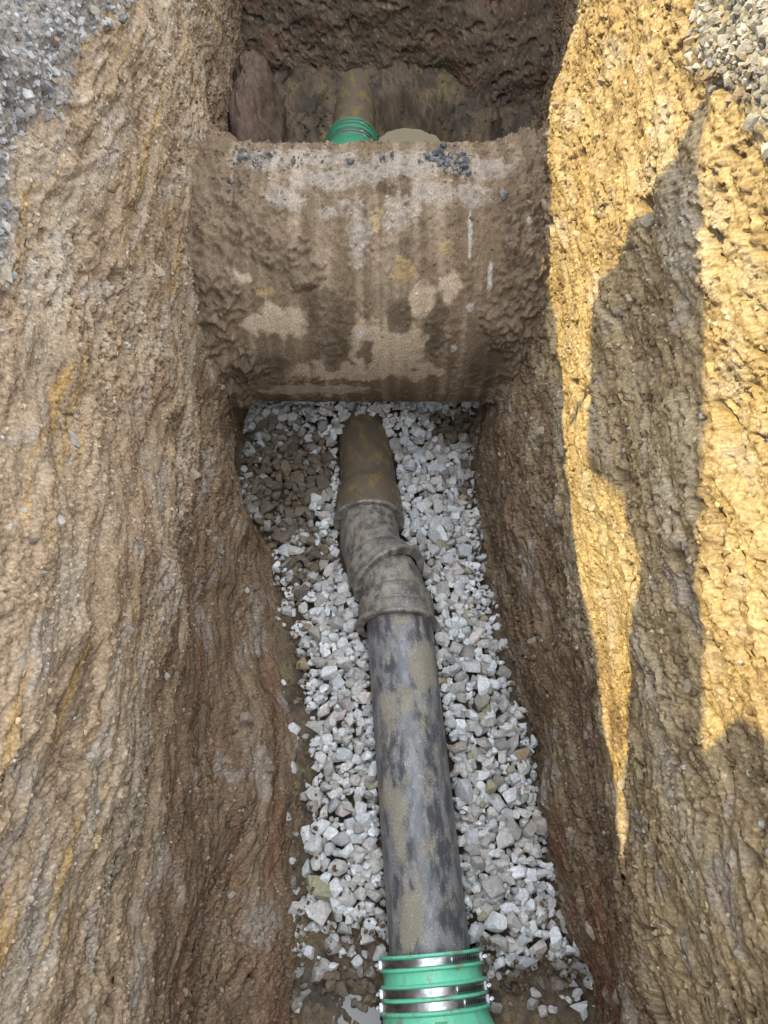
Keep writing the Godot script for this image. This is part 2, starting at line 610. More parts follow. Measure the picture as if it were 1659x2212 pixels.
# breaks a displaced face up along its own normals with soil-sized grains, and specks its colour
func roughen(P: PackedVector3Array, C: PackedColorArray, nu: int, nv: int, flip: bool, lump: float, grain: float):
	var sg := -1.0 if flip else 1.0
	var Q := P.duplicate()
	for j in nv:
		var j0: int = maxi(j - 1, 0) * nu
		var j1: int = mini(j + 1, nv - 1) * nu
		var row: int = j * nu
		for i in nu:
			var n: Vector3 = (Q[row + mini(i + 1, nu - 1)] - Q[row + maxi(i - 1, 0)]).cross(Q[j1 + i] - Q[j0 + i]).normalized() * sg
			var p := Q[row + i]
			var a: float = n_soil.get_noise_3dv(p * 34.0)
			var b: float = n_grit.get_noise_3dv(p * 88.0)
			var m: float = sm(-0.35, 0.25, n_mask.get_noise_3dv(p * Vector3(4.0, 4.0, 1.6)))
			P[row + i] = p + n * (a * lump * (0.18 + m) + b * grain * (0.22 + m))
			var spk: float = n_spk.get_noise_3dv(p * 150.0)
			var c: Color = C[row + i] * (1.0 + 0.34 * spk + 0.25 * b + 0.15 * a)
			if spk > 0.68: c = c.lerp(Color(0.46, 0.41, 0.34), 0.35)
			c.a = 1.0
			C[row + i] = c

# ---------------------------------------------------------------- swept tubes
func spline(pts: Array, per: int) -> Array:
	var out: Array = []
	for i in pts.size() - 1:
		var a: Vector3 = pts[maxi(i - 1, 0)]
		var b: Vector3 = pts[i]
		var c: Vector3 = pts[i + 1]
		var d: Vector3 = pts[mini(i + 2, pts.size() - 1)]
		for k in per:
			out.append(b.cubic_interpolate(c, a, d, float(k) / per))
	out.append(pts[-1])
	return out

# tube along a centre line; prof = [[distance from the start, radius], ...]
func tube(path: Array, prof: Array, seg := 72, vscale := 1.0, wob := 0.0) -> ArrayMesh:
	var acc: Array = [0.0]
	for i in range(1, path.size()):
		acc.append(acc[-1] + path[i].distance_to(path[i - 1]))
	var P := PackedVector3Array()
	var UV := PackedVector2Array()
	var rows := 0
	if prof.size() < 40:
		# hold the flats flat: a short bevel at each corner
		var fine: Array = [prof[0]]
		for i in prof.size() - 1:
			var a := Vector2(prof[i][0], prof[i][1])
			var b := Vector2(prof[i + 1][0], prof[i + 1][1])
			var e: float = minf(0.0007 / maxf(a.distance_to(b), 1e-6), 0.3)
			for t in [e, 1.0 - e]:
				var q := a.lerp(b, t)
				fine.append([q.x, q.y])
		fine.append(prof[-1])
		prof = fine
	for pr in prof:
		var s: float = pr[0]
		var i := 0
		while i < path.size() - 2 and acc[i + 1] < s:
			i += 1
		var t: float = (s - acc[i]) / maxf(acc[i + 1] - acc[i], 1e-6)
		var p: Vector3 = path[i].lerp(path[i + 1], t)
		var a: Vector3 = path[maxi(i - 1, 0)]
		var b: Vector3 = path[mini(i + 2, path.size() - 1)]
		var tg := (b - a).normalized()
		var side := tg.cross(Vector3.UP).normalized()
		var up := side.cross(tg)
		for k in seg + 1:
			var an: float = TAU * k / seg
			var r: float = pr[1]
			if wob > 0.0:
				r += wob * n_med.get_noise_3d(cos(an) * 1.5, s * 14.0, sin(an) * 1.5)
			P.append(p - up * cos(an) * r + side * sin(an) * r)
			UV.append(Vector2(float(k) / seg, s * vscale))
		rows += 1
	return grid_mesh(P, seg + 1, rows, PackedColorArray(), UV, true, true)[0]

func prof_line(a: float, b: float, r: float, step := 0.02) -> Array:
	var out: Array = []
	var n := maxi(1, int((b - a) / step))
	for i in n + 1:
		out.append([lerpf(a, b, float(i) / n), r])
	return out

# ---------------------------------------------------------------- flexible coupling
func make_coupling(green: Material, band_mat: Material, label: String, at: Vector3, axis: Vector3, scale: float, lettered: bool) -> Node3D:
	var root := base("flexible_coupling")
	tag(root, label, "pipe coupling", "green rubber couplings on the drain line")
	# built along local -Z (s forwards), y up
	var line := [Vector3.ZERO, Vector3(0, 0, 0.14), Vector3(0, 0, 0.28), Vector3(0, 0, 0.42)]
	var R := 0.133
	var pf: Array = [[0.0, 0.116], [0.0, R + 0.006], [0.004, R + 0.008], [0.008, R + 0.007], [0.0105, R + 0.001], [0.033, R + 0.001], [0.035, R + 0.008], [0.040, R + 0.009], [0.043, R + 0.007], [0.045, R - 0.001],
		[0.060, R - 0.001], [0.075, R], [0.077, R + 0.006], [0.081, R + 0.009], [0.084, R + 0.008], [0.086, R + 0.003], [0.109, R + 0.003], [0.111, R + 0.009], [0.114, R + 0.010], [0.118, R + 0.010], [0.120, R + 0.005],
		[0.143, R + 0.006], [0.145, R + 0.012], [0.149, R + 0.014], [0.153, R + 0.012], [0.156, R + 0.006], [0.175, R + 0.009], [0.195, R + 0.016], [0.215, R + 0.020], [0.30, R + 0.021], [0.40, R + 0.021]]
	put("sleeve", tube(line, pf, 96, 1.0, 0.0022), green, root)
	var bi := 0
	for b in [[0.011, 0.0325, 0.0022], [0.0865, 0.1085, 0.0042], [0.1205, 0.1425, 0.0068]]:
		var r: float = R + b[2] + 0.0006
		var band := put("clamp_band", tube(line, [[b[0], r - 0.002], [b[0] + 0.0004, r], [b[1] - 0.0004, r], [b[1], r - 0.002]], 96), band_mat, root)
		var mid: float = (b[0] + b[1]) * 0.5
		# overlapping tongue with its row of slots, then the screw housing on the right flank
		var a0: float = [0.32, 0.36, 0.48][bi]
		var a1 := 1.18
		var st := SurfaceTool.new()
		st.begin(Mesh.PRIMITIVE_TRIANGLES)
		for k in 16:
			var q0 := lerpf(a0, a1, k / 16.0)
			var q1 := lerpf(a0, a1, (k + 1) / 16.0)
			var inset := 0.002 if k == 0 else 0.0
			var lo: float = r + 0.0006
			var hi: float = r + 0.0018
			var A := [Vector3(sin(q0) * hi, cos(q0) * hi, b[0] + inset), Vector3(sin(q0) * hi, cos(q0) * hi, b[1] - inset), Vector3(sin(q1) * hi, cos(q1) * hi, b[0]), Vector3(sin(q1) * hi, cos(q1) * hi, b[1])]
			var B := [Vector3(sin(q0) * lo, cos(q0) * lo, b[0] + inset), Vector3(sin(q0) * lo, cos(q0) * lo, b[1] - inset), Vector3(sin(q1) * lo, cos(q1) * lo, b[0]), Vector3(sin(q1) * lo, cos(q1) * lo, b[1])]
			quad(st, A[0], A[1], A[3], A[2])
			quad(st, A[0], A[2], B[2], B[0])
			quad(st, A[1], B[1], B[3], A[3])
			if k == 0: quad(st, A[1], A[0], B[0], B[1])
		st.generate_normals()
		put("tongue", st.commit(), M.steel, band)
		st = SurfaceTool.new()
		st.begin(Mesh.PRIMITIVE_TRIANGLES)
		var q := a0 + 0.03
		while q < a1 - 0.05:
			var hi: float = r + 0.0022
			var w := 0.0075 / R
			quad(st, Vector3(sin(q) * hi, cos(q) * hi, mid - 0.0055), Vector3(sin(q) * hi, cos(q) * hi, mid + 0.0055), Vector3(sin(q + w * 0.42) * hi, cos(q + w * 0.42) * hi, mid + 0.0055), Vector3(sin(q + w * 0.42) * hi, cos(q + w * 0.42) * hi, mid - 0.0055))
			q += w
		st.generate_normals()
		put("slots", st.commit(), M.slot, band)
		for sd in [1.0, -1.0]:
			var bx := BoxMesh.new()
			bx.size = Vector3(0.008, 0.016, b[1] - b[0] + 0.002)
			var an: float = 1.25 if sd > 0 else 1.5
			var o := put("housing", bx, M.steel, band)
			o.position = Vector3(sin(an) * (r + 0.004) * sd, cos(an) * (r + 0.004), mid)
			o.rotation.z = -an * sd + PI / 2
			var cy := CylinderMesh.new()
			cy.top_radius = 0.0052
			cy.bottom_radius = 0.0052
			cy.height = 0.014
			cy.radial_segments = 16
			var s2 := put("screw", cy, M.steel, band)
			s2.position = Vector3(sin(an) * (r + 0.013) * sd, cos(an) * (r + 0.013), mid)
			s2.rotation.z = 0.2 * sd
			var sl := BoxMesh.new()
			sl.size = Vector3(0.0016, 0.0008, 0.011)
			var s3 := put("screw_slot", sl, M.slot, band)
			s3.position = s2.position + Vector3(-0.0014 * sd, 0.0071, 0)
			s3.rotation = Vector3(0, 0.6, 0.2 * sd)
		bi += 1
	if lettered:
		var st := SurfaceTool.new()
		st.begin(Mesh.PRIMITIVE_TRIANGLES)
		curved(st, -1.05, -0.12, 0.172, 0.26, R)
		st.generate_normals()
		var lab := put("label", st.commit(), plain(Color(0.03, 0.075, 0.045), 0.5), root)
		st = SurfaceTool.new()
		st.begin(Mesh.PRIMITIVE_TRIANGLES)
		curved(st, -0.10, 0.12, 0.168, 0.26, R)
		st.generate_normals()
		put("label", st.commit(), plain(Color(0.05, 0.30, 0.13), 0.5), root)
		st = SurfaceTool.new()
		st.begin(Mesh.PRIMITIVE_TRIANGLES)
		curved(st, -0.118, -0.103, 0.168, 0.26, R, 0.0008)
		st.generate_normals()
		put("stripe", st.commit(), M.white, lab)
		var font := SystemFont.new()
		font.font_names = PackedStringArray(["Droid Sans"])
		for tx in [["8.20\" - 8.80\"", 0.01, 0.188, 0.010, Color(0.72, 0.76, 0.8)], ["with Standard", -0.20, 0.185, 0.007, Color(0.66, 0.56, 0.2)]]:
			var tm := TextMesh.new()
			tm.text = tx[0]
			tm.font = font
			tm.font_size = 32
			tm.pixel_size = tx[3] / 24.0
			tm.depth = 0.0006
			var o := put("lettering", tm, plain(tx[4], 0.5), lab)
			var an: float = tx[1]
			var rr: float = R + 0.024
			o.position = Vector3(sin(an) * rr, cos(an) * rr - 0.004, tx[2])
			o.rotation = Vector3(-PI / 2, PI, 0)
			o.rotation = Basis(Vector3(0, 0, 1), -an).get_euler()
			o.basis = Basis(Vector3(0, 0, 1), -an) * Basis(Vector3(0, 1, 0), PI) * Basis(Vector3(1, 0, 0), -PI / 2 + 0.35)
		var pl := BoxMesh.new()
		pl.size = Vector3(0.006, 0.012, 0.05)
		var tb := put("tab", pl, M.white, lab)
		tb.position = Vector3(sin(-1.25) * (R + 0.02), cos(-1.25) * (R + 0.02), 0.20)
	root.basis = Basis.looking_at(axis, Vector3.UP).scaled_local(Vector3(scale, scale, 0.9))
	root.position = at
	return root

func curved(st: SurfaceTool, a0: float, a1: float, z0: float, z1: float, R: float, lift := 0.0):
	for k in 12:
		for j in 6:
			var q0 := lerpf(a0, a1, k / 12.0)
			var q1 := lerpf(a0, a1, (k + 1) / 12.0)
			var s0 := lerpf(z0, z1, j / 6.0)
			var s1 := lerpf(z0, z1, (j + 1) / 6.0)
			var r0 := R + 0.0035 + 0.006 + 0.013 * sm(0.165, 0.212, s0) + 0.002 + lift
			var r1 := R + 0.0035 + 0.006 + 0.013 * sm(0.165, 0.212, s1) + 0.002 + lift
			quad(st, Vector3(sin(q0) * r0, cos(q0) * r0, s0), Vector3(sin(q0) * r1, cos(q0) * r1, s1), Vector3(sin(q1) * r1, cos(q1) * r1, s1), Vector3(sin(q1) * r0, cos(q1) * r0, s0))

func quad(st: SurfaceTool, a: Vector3, b: Vector3, c: Vector3, d: Vector3):
	for p in [a, b, c, a, c, d]:
		st.add_vertex(p)

# ---------------------------------------------------------------- floor
func floor_y(x: float, f: float) -> float:
	var y: float = -0.055
	y = lerpf(y, -0.17, sm(0.9, 1.5, f))
	y = lerpf(y, -0.10, sm(2.4, 3.0, f))
	y = lerpf(y, -0.075, sm(0.05, -0.25, f))
	return y

func bed_y(x: float, f: float) -> float:
	# top of the crushed stone
	var y: float = lerpf(0.0, -0.105, sm(0.85, 1.5, f))
	y += 0.02 * n_big.get_noise_2d(x * 4.0, f * 4.0)
	var side: float = absf(x + 0.085)
	y += 0.13 * sm(1.80, 2.02, f + 0.03 * sm(0.04, 0.12, side) - 0.02) * sm(0.28, 0.14, side)
	return y

func in_bed(x: float, f: float) -> float:
	# > 0 inside the stone bed, metres from its edge
	var l: float = table(L_FOOT, f) + 0.0 + 0.03 * n_big.get_noise_2d(f * 7.0, 3.0)
	var r: float = table(R_FOOT, f) - 0.01 + 0.03 * n_big.get_noise_2d(f * 7.0, 9.0)
	var near: float = 0.0 + 0.05 * n_big.get_noise_2d(x * 9.0, 5.0) + (-0.06 if x > 0.1 else 0.02)
	return minf(minf(x - l, r - x), minf(f - near, 2.35 - f))

func make_floor():
	var nu := 240
	var nv := 520
	var P := PackedVector3Array()
	var C := PackedColorArray()
	for j in nv:
		var f: float = lerpf(-1.5, 4.7, float(j) / (nv - 1))
		for i in nu:
			var x: float = lerpf(-0.9, 1.0, float(i) / (nu - 1))
			var y := floor_y(x, f)
			var rough: float = n_fine.get_noise_2d(x * 22.0, f * 22.0)
			y += 0.018 * n_med.get_noise_2d(x * 7.0, f * 7.0) + 0.012 * rough
			if f > 3.3:
				# slumped mud climbing to the far end, a hollow on the right for the pool
				var rise: float = sm(3.45, 4.4, f + 0.10 * n_med.get_noise_2d(x * 3.0, f * 3.0)) * 0.30
				var hollow: float = sm(0.30, 0.12, Vector2((x - 0.13) / 1.0, (f - 3.82) / 1.0).length())
				y += rise * (1.0 - hollow) - 0.03 * hollow + 0.035 * n_med.get_noise_2d(x * 8.0, f * 8.0) * (1.0 - hollow) + 0.003 * rough
			P.append(Vector3(x, y, -f))
			var pt: float = n_col.get_noise_2d(x * 5.0, f * 5.0)
			var c := Color(0.15, 0.108, 0.068).lerp(Color(0.085, 0.066, 0.048), sm(-0.2, 0.35, pt))
			c = c.lerp(Color(0.19, 0.14, 0.075), sm(0.15, 0.4, n_col.get_noise_2d(x * 3.0 + 40.0, f * 3.0)))
			c *= 1.0 + 0.35 * n_spk.get_noise_2d(x * 120.0, f * 120.0)
			c.a = 1.0
			C.append(c)
	var got := grid_mesh(P, nu, nv, C, PackedVector2Array(), false, false, true)
	var o := put("trench_floor", got[0], M.mud)
	tag(o, "", "", "", "structure")
	var per: Array = []
	var pc: Array = []
	for v in clods.size():
		per.append([])
		pc.append([])
	for n in 30000:
		var k := rng.randi_range(0, nu - 1) + nu * rng.randi_range(0, nv - 1)
		var p := P[k]
		if -p.z < -0.4: continue
		if n_col.get_noise_2d(p.x * 5.0, p.z * 5.0) < rng.randf_range(-0.4, 0.3): continue
		var size: float = 0.0018 + 0.009 * pow(rng.randf(), 4.0)
		var c: Color = C[k] * rng.randf_range(0.8, 1.5)
		c.a = 1.0
		var v := rng.randi_range(0, clods.size() - 1)
		per[v].append(Transform3D(rand_basis(rng, size), p + Vector3.UP * size * 0.2))
		pc[v].append(c)
	for v in clods.size():
		multi("soil_crumbs", clods[v], M.crumb, per[v], pc[v], o)

func make_gravel(pipe_pts: Array):
	var root := base("gravel_bed")
	tag(root, "", "", "", "structure")
	# stones dropped one after another onto a height map
	var cell := 0.006
	var x0 := -0.9
	var f0 := -0.4
	var nx := int(1.9 / cell)
	var nf := int(3.0 / cell)
	var H := PackedFloat32Array()
	H.resize(nx * nf)
	for j in nf:
		for i in nx:
			H[j * nx + i] = bed_y(x0 + i * cell, f0 + j * cell) - 0.035
	# the pipe stands in the way
	for q in pipe_pts:
		var p: Vector3 = q[0]
		var r: float = q[1]
		var ci := int((p.x - x0) / cell)
		var cj := int((-p.z - f0) / cell)
		var w := int(r / cell) + 1
		for j in range(maxi(0, cj - 2), mini(nf, cj + 3)):
			for i in range(maxi(0, ci - w), mini(nx, ci + w + 1)):
				var dx: float = x0 + i * cell - p.x
				if absf(dx) < r:
					H[j * nx + i] = maxf(H[j * nx + i], p.y + sqrt(r * r - dx * dx))
	var items: Array = []
	var tries := 0
	while tries < 36000:
		tries += 1
		var f: float = rng.randf_range(-0.18, 2.3)
		var x: float = rng.randf_range(-0.7, 0.62)
		var e := in_bed(x, f)
		if e < 0.0:
			if e < -0.22 or rng.randf() > (0.16 if f < 0.1 else 0.03): continue
		var s: float = rng.randf_range(0.014, 0.027) * (1.0 if rng.randf() < 0.85 else 1.35)
		if tries > 9000: s *= 0.78
		if tries > 20000: s *= 0.55
		if rng.randf() < 0.16: s *= 0.6
		var v := rng.randi_range(0, stones.size() - 1)
		var bs := rand_basis(rng, s)
		var w := int(s * 0.75 / cell)
		var ci := int((x - x0) / cell)
		var cj := int((f - f0) / cell)
		if ci - w < 0 or ci + w >= nx or cj - w < 0 or cj + w >= nf: continue
		var hm := -9.0
		var av := 0.0
		var cnt := 0
		for j in range(cj - w, cj + w + 1):
			for i in range(ci - w, ci + w + 1):
				var hh := H[j * nx + i]
				hm = maxf(hm, hh)
				av += hh
				cnt += 1
		av /= cnt
		var rest: float = lerpf(av, hm, 0.45)
		var lim: float = bed_y(x, f) if e > 0.0 else floor_y(x, f) + 0.01
		if e > 0.0:
			lim -= 0.03 * sm(0.06, 0.0, e)
		if e > 0.0 and rest > lim: continue
		if e <= 0.0: rest = floor_y(x, f) + 0.004
		var p := Vector3(x, rest + s * 0.42, -f)
		# stones stay out of the pipe
		var bad := false
		for q in pipe_pts:
			if absf(q[0].z - p.z) < 0.03:
				var dd := Vector2(q[0].x - p.x, q[0].y - p.y).length()
				if dd < q[1] + s * 0.35:
					bad = true
					break
		if bad: continue
		for j in range(cj - w, cj + w + 1):
			for i in range(ci - w, ci + w + 1):
				var dx := (i - ci) * cell / s
				var dy := (j - cj) * cell / s
				var q2 := dx * dx + dy * dy
				if q2 < 0.75:
					H[j * nx + i] = maxf(H[j * nx + i], p.y + s * 0.6 * sqrt(1.0 - q2))
		# colour: pale limestone, stained where mud has run over it
		var mud: float = mud_at(x, f) + 0.35 * n_col.get_noise_2d(x * 14.0, f * 14.0) + rng.randf_range(-0.4, 0.4)
		var g: float = rng.randf_range(0.46, 0.76)
		var c := Color(g * 0.985, g * 0.985, g * 0.965)
		var pick := rng.randf()
		if pick < 0.34: c = Color(g * 0.84, g * 0.80, g * 0.73)
		elif pick < 0.46: c = Color(g * 0.62, g * 0.58, g * 0.51)
		elif pick < 0.52: c = Color(g * 0.85, g * 0.75, g * 0.68)
		elif pick < 0.527: c = Color(0.36, 0.27, 0.18)
		elif pick < 0.54: c = Color(0.36, 0.33, 0.22)
		if mud > 0.45:
			c = c.lerp(Color(0.14, 0.105, 0.068) * rng.randf_range(0.7, 1.25), clampf((mud - 0.45) * 2.6, 0.0, 0.93))
		c.a = 1.0
		items.append([v, Transform3D(bs, p), c, s])
	# soil fallen onto the stone along the foot of the walls
	var sx: Array = []
	var sc: Array = []
	for v in clods.size():
		sx.append([])
		sc.append([])
	for n in 14000:
		var f: float = rng.randf_range(-0.2, 2.2)
		var x: float = rng.randf_range(-0.75, 0.62)
		var e := in_bed(x, f)
		if e < -0.05 or e > 0.01 + 0.05 * maxf(0.0, n_col.get_noise_2d(x * 6.0, f * 6.0) + 0.25) * 2.0: continue
		var ci := int((x - x0) / cell)
		var cj := int((f - f0) / cell)
		if ci < 0 or ci >= nx or cj < 0 or cj >= nf or H[cj * nx + ci] > 0.03: continue
		var size: float = 0.0015 + 0.007 * pow(rng.randf(), 3.0)
		var v := rng.randi_range(0, clods.size() - 1)
		sx[v].append(Transform3D(rand_basis(rng, size), Vector3(x, H[cj * nx + ci] + size * 0.3, -f)))
		var c := Color(0.17, 0.118, 0.075) * rng.randf_range(0.7, 1.3)
		c.a = 1.0
		sc[v].append(c)
	for v in clods.size():
		multi("soil_crumbs", clods[v], M.crumb, sx[v], sc[v], root)
	# stones that show largest become parts, the rest one mass
	for it in items:
		var t: Transform3D = it[1]
		var hi: float = t.origin.y - bed_y(t.origin.x, -t.origin.z)
		it.append(it[3] / EYE.distance_to(t.origin) + (0.02 if hi > -0.004 else (0.01 if hi > -0.014 else 0.0)))
	items.sort_custom(func(a, b): return a[4] > b[4])
	var rest: Array = []
	for k in items.size():
		var it: Array = items[k]
		if k < 300:
			var c: Color = it[2]
			var o := put("stone", stones[it[0]], tone(c), root)
			o.transform = it[1]
		else:
			rest.append([stones[it[0]], it[1], it[2]])
	var o := put("small_stones", joined(rest), M.stone, root)
	o.set_meta("kind", "stuff")
	print("gravel stones ", items.size())

func mud_at(x: float, f: float) -> float:
	var m := 0.0
	for s in [[610, 1030, 0.24, 0.42, 1.3], [670, 1200, 0.13, 0.2, 1.1], [560, 920, 0.14, 0.10, 0.9], [985, 905, 0.16, 0.11, 1.2], [960, 1050, 0.06, 0.14, 0.6], [740, 2160, 0.22, 0.12, 1.3], [1130, 2130, 0.20, 0.07, 1.1], [690, 960, 0.07, 0.12, 0.9], [1010, 1030, 0.05, 0.2, 0.8], [640, 1330, 0.07, 0.2, 0.6]]:
		var p: Vector3 = px(s[0], s[1], -0.05)
		var dx: float = (x - p.x) / s[2]
		var dy: float = (f + p.z) / s[3]
		m = maxf(m, s[4] * (1.0 - dx * dx - dy * dy))
	return m

# ---------------------------------------------------------------- the crossing pipe
const BIG_Y := 0.475
const BIG_F := 2.21
const BIG_R := 0.467

func on_big(u: float, v: float) -> Vector2:
	# (x, angle from the top towards the camera) where a view direction meets the pipe
	var d := ray(u, v)
	var a := Vector2(d.y, -d.z)
	var o := Vector2(EYE.y - BIG_Y, -BIG_F)
	var A := a.dot(a)
	var B := o.dot(a)
	var D: float = maxf(B * B - A * (o.dot(o) - BIG_R * BIG_R), 0.0)
	var t := (-B - sqrt(D)) / A
	var h := o + a * t
	return Vector2(d.x * t, atan2(-h.y, h.x))

func make_big_pipe():
	var nu := 420
	var nv := 400
	var P := PackedVector3Array()
	var C := PackedColorArray()
	var spots: Array = []
	# pale bare patches (0), dark wet runs (1), grey smears (2), ochre (3), thick clods (4), white scratches (5): u, v, half width, half height
	for s in [[600, 695, 62, 42, 0], [545, 690, 30, 25, 0], [510, 590, 32, 24, 0], [790, 745, 34, 62, 0], [860, 745, 72, 62, 0], [918, 650, 30, 60, 0], [972, 620, 30, 45, 0], [760, 800, 160, 20, 0], [680, 842, 150, 12, 0], [900, 800, 60, 24, 0],
		[700, 665, 48, 55, 1], [718, 745, 36, 60, 1], [722, 792, 22, 18, 1], [793, 765, 19, 36, 1], [865, 690, 26, 40, 1], [945, 700, 24, 80, 1], [560, 790, 80, 26, 1], [1060, 780, 50, 60, 1], [895, 800, 10, 8, 1],
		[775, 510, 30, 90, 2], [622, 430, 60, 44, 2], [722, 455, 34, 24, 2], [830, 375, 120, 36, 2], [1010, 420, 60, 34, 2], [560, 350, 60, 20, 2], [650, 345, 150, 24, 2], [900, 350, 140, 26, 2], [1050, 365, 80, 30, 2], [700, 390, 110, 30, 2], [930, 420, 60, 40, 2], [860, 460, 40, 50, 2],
		[577, 634, 22, 16, 3], [961, 533, 16, 20, 3], [818, 480, 10, 32, 3], [871, 578, 22, 34, 3],
		[520, 480, 80, 60, 4], [600, 540, 60, 50, 4], [650, 590, 50, 30, 4], [480, 600, 40, 80, 4], [520, 790, 60, 30, 4], [1130, 560, 50, 120, 4], [460, 420, 40, 60, 4], [1090, 700, 50, 60, 4], [850, 400, 40, 16, 4],
		[1016, 512, 4, 60, 5], [1058, 600, 5, 36, 5], [1140, 492, 5, 18, 5], [776, 720, 9, 10, 5], [1016, 665, 7, 10, 5], [980, 752, 6, 9, 5]]:
		var a := on_big(s[0], s[1])
		var b := on_big(s[0], s[1] - s[3])
		var c := on_big(s[0], s[1] + s[3])
		spots.append([a.x, (b.y + c.y) * 0.5 * BIG_R, s[2] / 1597.0 * 2.75, maxf(absf(c.y - b.y) * 0.5 * BIG_R, 0.012), s[4]])
	for j in nv:
		var th: float = lerpf(-1.5, 3.3, float(j) / (nv - 1))
		# finer rows where the face shows
		var s: float = th * BIG_R
		for i in nu:
			var x: float = lerpf(-1.0, 0.95, float(i) / (nu - 1))
			var w := Vector2(n_med.get_noise_2d(x * 9.0, s * 9.0), n_med.get_noise_2d(x * 9.0 + 50.0, s * 9.0))
			var fine: float = n_fine.get_noise_2d(x * 30.0, s * 30.0)
			var k := [0.0, 0.0, 0.0, 0.0, 0.0, 0.0]
			for sp in spots:
				var wob := 0.035 if sp[4] < 5 else 0.002
				var dx: float = (x - sp[0] + w.x * wob) / sp[2]
				if absf(dx) > 1.5: continue
				var dy: float = (s - sp[1] + w.y * wob) / sp[3]
				var e: float = 1.0 - dx * dx - dy * dy + 0.35 * fine
				if e > k[sp[4]]: k[sp[4]] = e
			var run: float = n_lon.get_noise_2d(s * 0.9 + 5.0, x * 16.0)
			var coat: float = n_col.get_noise_2d(x * 3.0 + 9.0, s * 3.0) + 0.5 * fine
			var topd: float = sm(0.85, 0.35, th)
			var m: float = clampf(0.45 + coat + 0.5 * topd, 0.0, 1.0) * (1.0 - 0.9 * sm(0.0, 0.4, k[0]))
			var d: float = 0.006 * coat * m + 0.005 * fine * m + 0.0015 * fine
			d += 0.034 * sm(0.0, 0.9, k[4]) * (0.7 + 0.7 * n_fine.get_noise_2d(x * 14.0, s * 14.0))
			d += 0.012 * topd * n_med.get_noise_2d(x * 12.0, s * 12.0) + 0.004 * n_rid.get_noise_2d(x * 45.0, s * 45.0) * m
			var pack: float = maxf(sm(-0.50, -0.66, x + 0.10 * w.x + 0.05 * fine), sm(0.40, 0.58, x + 0.10 * w.y + 0.05 * fine))
			d += pack * (0.04 + 0.032 * n_fine.get_noise_2d(x * 10.0, s * 10.0) + 0.05 * absf(x) * sm(0.4, 0.9, absf(x)))
			var r: float = BIG_R + d
			P.append(Vector3(x, BIG_Y + cos(th) * r, -(BIG_F - sin(th) * r)))
			var c := Color(0.21, 0.15, 0.097)
			c = c.lerp(Color(0.265, 0.195, 0.13), sm(-0.2, 0.35, run))
			c = c.lerp(Color(0.16, 0.118, 0.08), 0.75 * sm(0.1, 0.4, n_col.get_noise_2d(x * 5.0 - 4.0, s * 5.0) + 0.4 * fine))
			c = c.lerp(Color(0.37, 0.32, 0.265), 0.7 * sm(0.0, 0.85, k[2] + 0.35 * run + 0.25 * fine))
			c = c.lerp(Color(0.50, 0.385, 0.27), 0.9 * sm(-0.02, 0.55, k[0] + 0.25 * run))
			c = c.lerp(Color(0.21, 0.155, 0.105), 0.9 * sm(0.05, 0.4, k[4]))
			c = c.lerp(Color(0.40, 0.29, 0.13), 0.55 * sm(0.0, 0.4, k[3]))
			c = c.lerp(Color(0.115, 0.085, 0.056), 0.8 * sm(0.0, 0.5, k[1] + 0.2 * run))
			c = c.lerp(Color(0.6, 0.57, 0.52), 0.6 * sm(0.0, 0.3, k[5]))
			c = c.lerp(Color(0.215, 0.155, 0.103), 0.85 * sm(0.1, 0.6, pack))
			c *= 1.0 + 0.16 * n_spk.get_noise_2d(x * 130.0, s * 130.0) + 0.22 * fine + 0.2 * run
			c.a = 1.0
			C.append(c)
	var got := grid_mesh(P, nu, nv, C, PackedVector2Array(), false, false, true)
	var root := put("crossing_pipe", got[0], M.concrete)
	tag(root, "large dirt caked concrete pipe crossing the trench above the gravel", "pipe")
	var N: PackedVector3Array = got[1]
	var per: Array = []
	var pc: Array = []
	for v in clods.size():
		per.append([])
		pc.append([])
	for n in 9000:
		var i := rng.randi_range(0, nu - 1)
		var j := int(clampf(absf(rng.randfn(0.0, 1.0)) * 70.0 + 60.0, 0, nv - 1))
		var k := j * nu + i
		var p := P[k]
		if n_col.get_noise_2d(p.x * 4.0, j * 0.03) < rng.randf_range(-0.4, 0.3): continue
		var size: float = 0.0018 + 0.006 * pow(rng.randf(), 3.5)
		var c: Color = C[k] * rng.randf_range(0.8, 1.3)
		if j < 190 and rng.randf() < 0.35: size *= 1.3
		c.a = 1.0
		var v := rng.randi_range(0, clods.size() - 1)
		per[v].append(Transform3D(rand_basis(rng, size), p + N[k] * size * 0.3))
		pc[v].append(c)
	for v in clods.size():
		multi("soil_crumbs", clods[v], M.crumb, per[v], pc[v], root)
	# dark road stone spilt on the crown
	var spill: Array = []
	for s in [[970, 345, 55, 26, 70], [545, 345, 70, 24, 50], [490, 400, 50, 40, 26], [1000, 372, 30, 16, 24], [700, 350, 200, 20, 30], [1090, 430, 20, 14, 8]]:
		for n in s[4]:
			var a := on_big(s[0] + rng.randfn() * s[2] * 0.45, s[1] + rng.randfn() * s[3] * 0.45)
			var size: float = rng.randf_range(0.003, 0.0075) if rng.randf() < 0.85 else rng.randf_range(0.009, 0.014)
			var r := BIG_R + 0.007 + size * 0.3
			spill.append([stones[rng.randi_range(0, stones.size() - 1)], Transform3D(rand_basis(rng, size), Vector3(a.x, BIG_Y + cos(a.y) * r, -(BIG_F - sin(a.y) * r))), [Color(0.10, 0.105, 0.115), Color(0.15, 0.15, 0.155), Color(0.24, 0.22, 0.19)][rng.randi_range(0, 2)]])
	var o := put("spilt_road_stone", joined(spill), M.stone, root)
	o.set_meta("kind", "stuff")

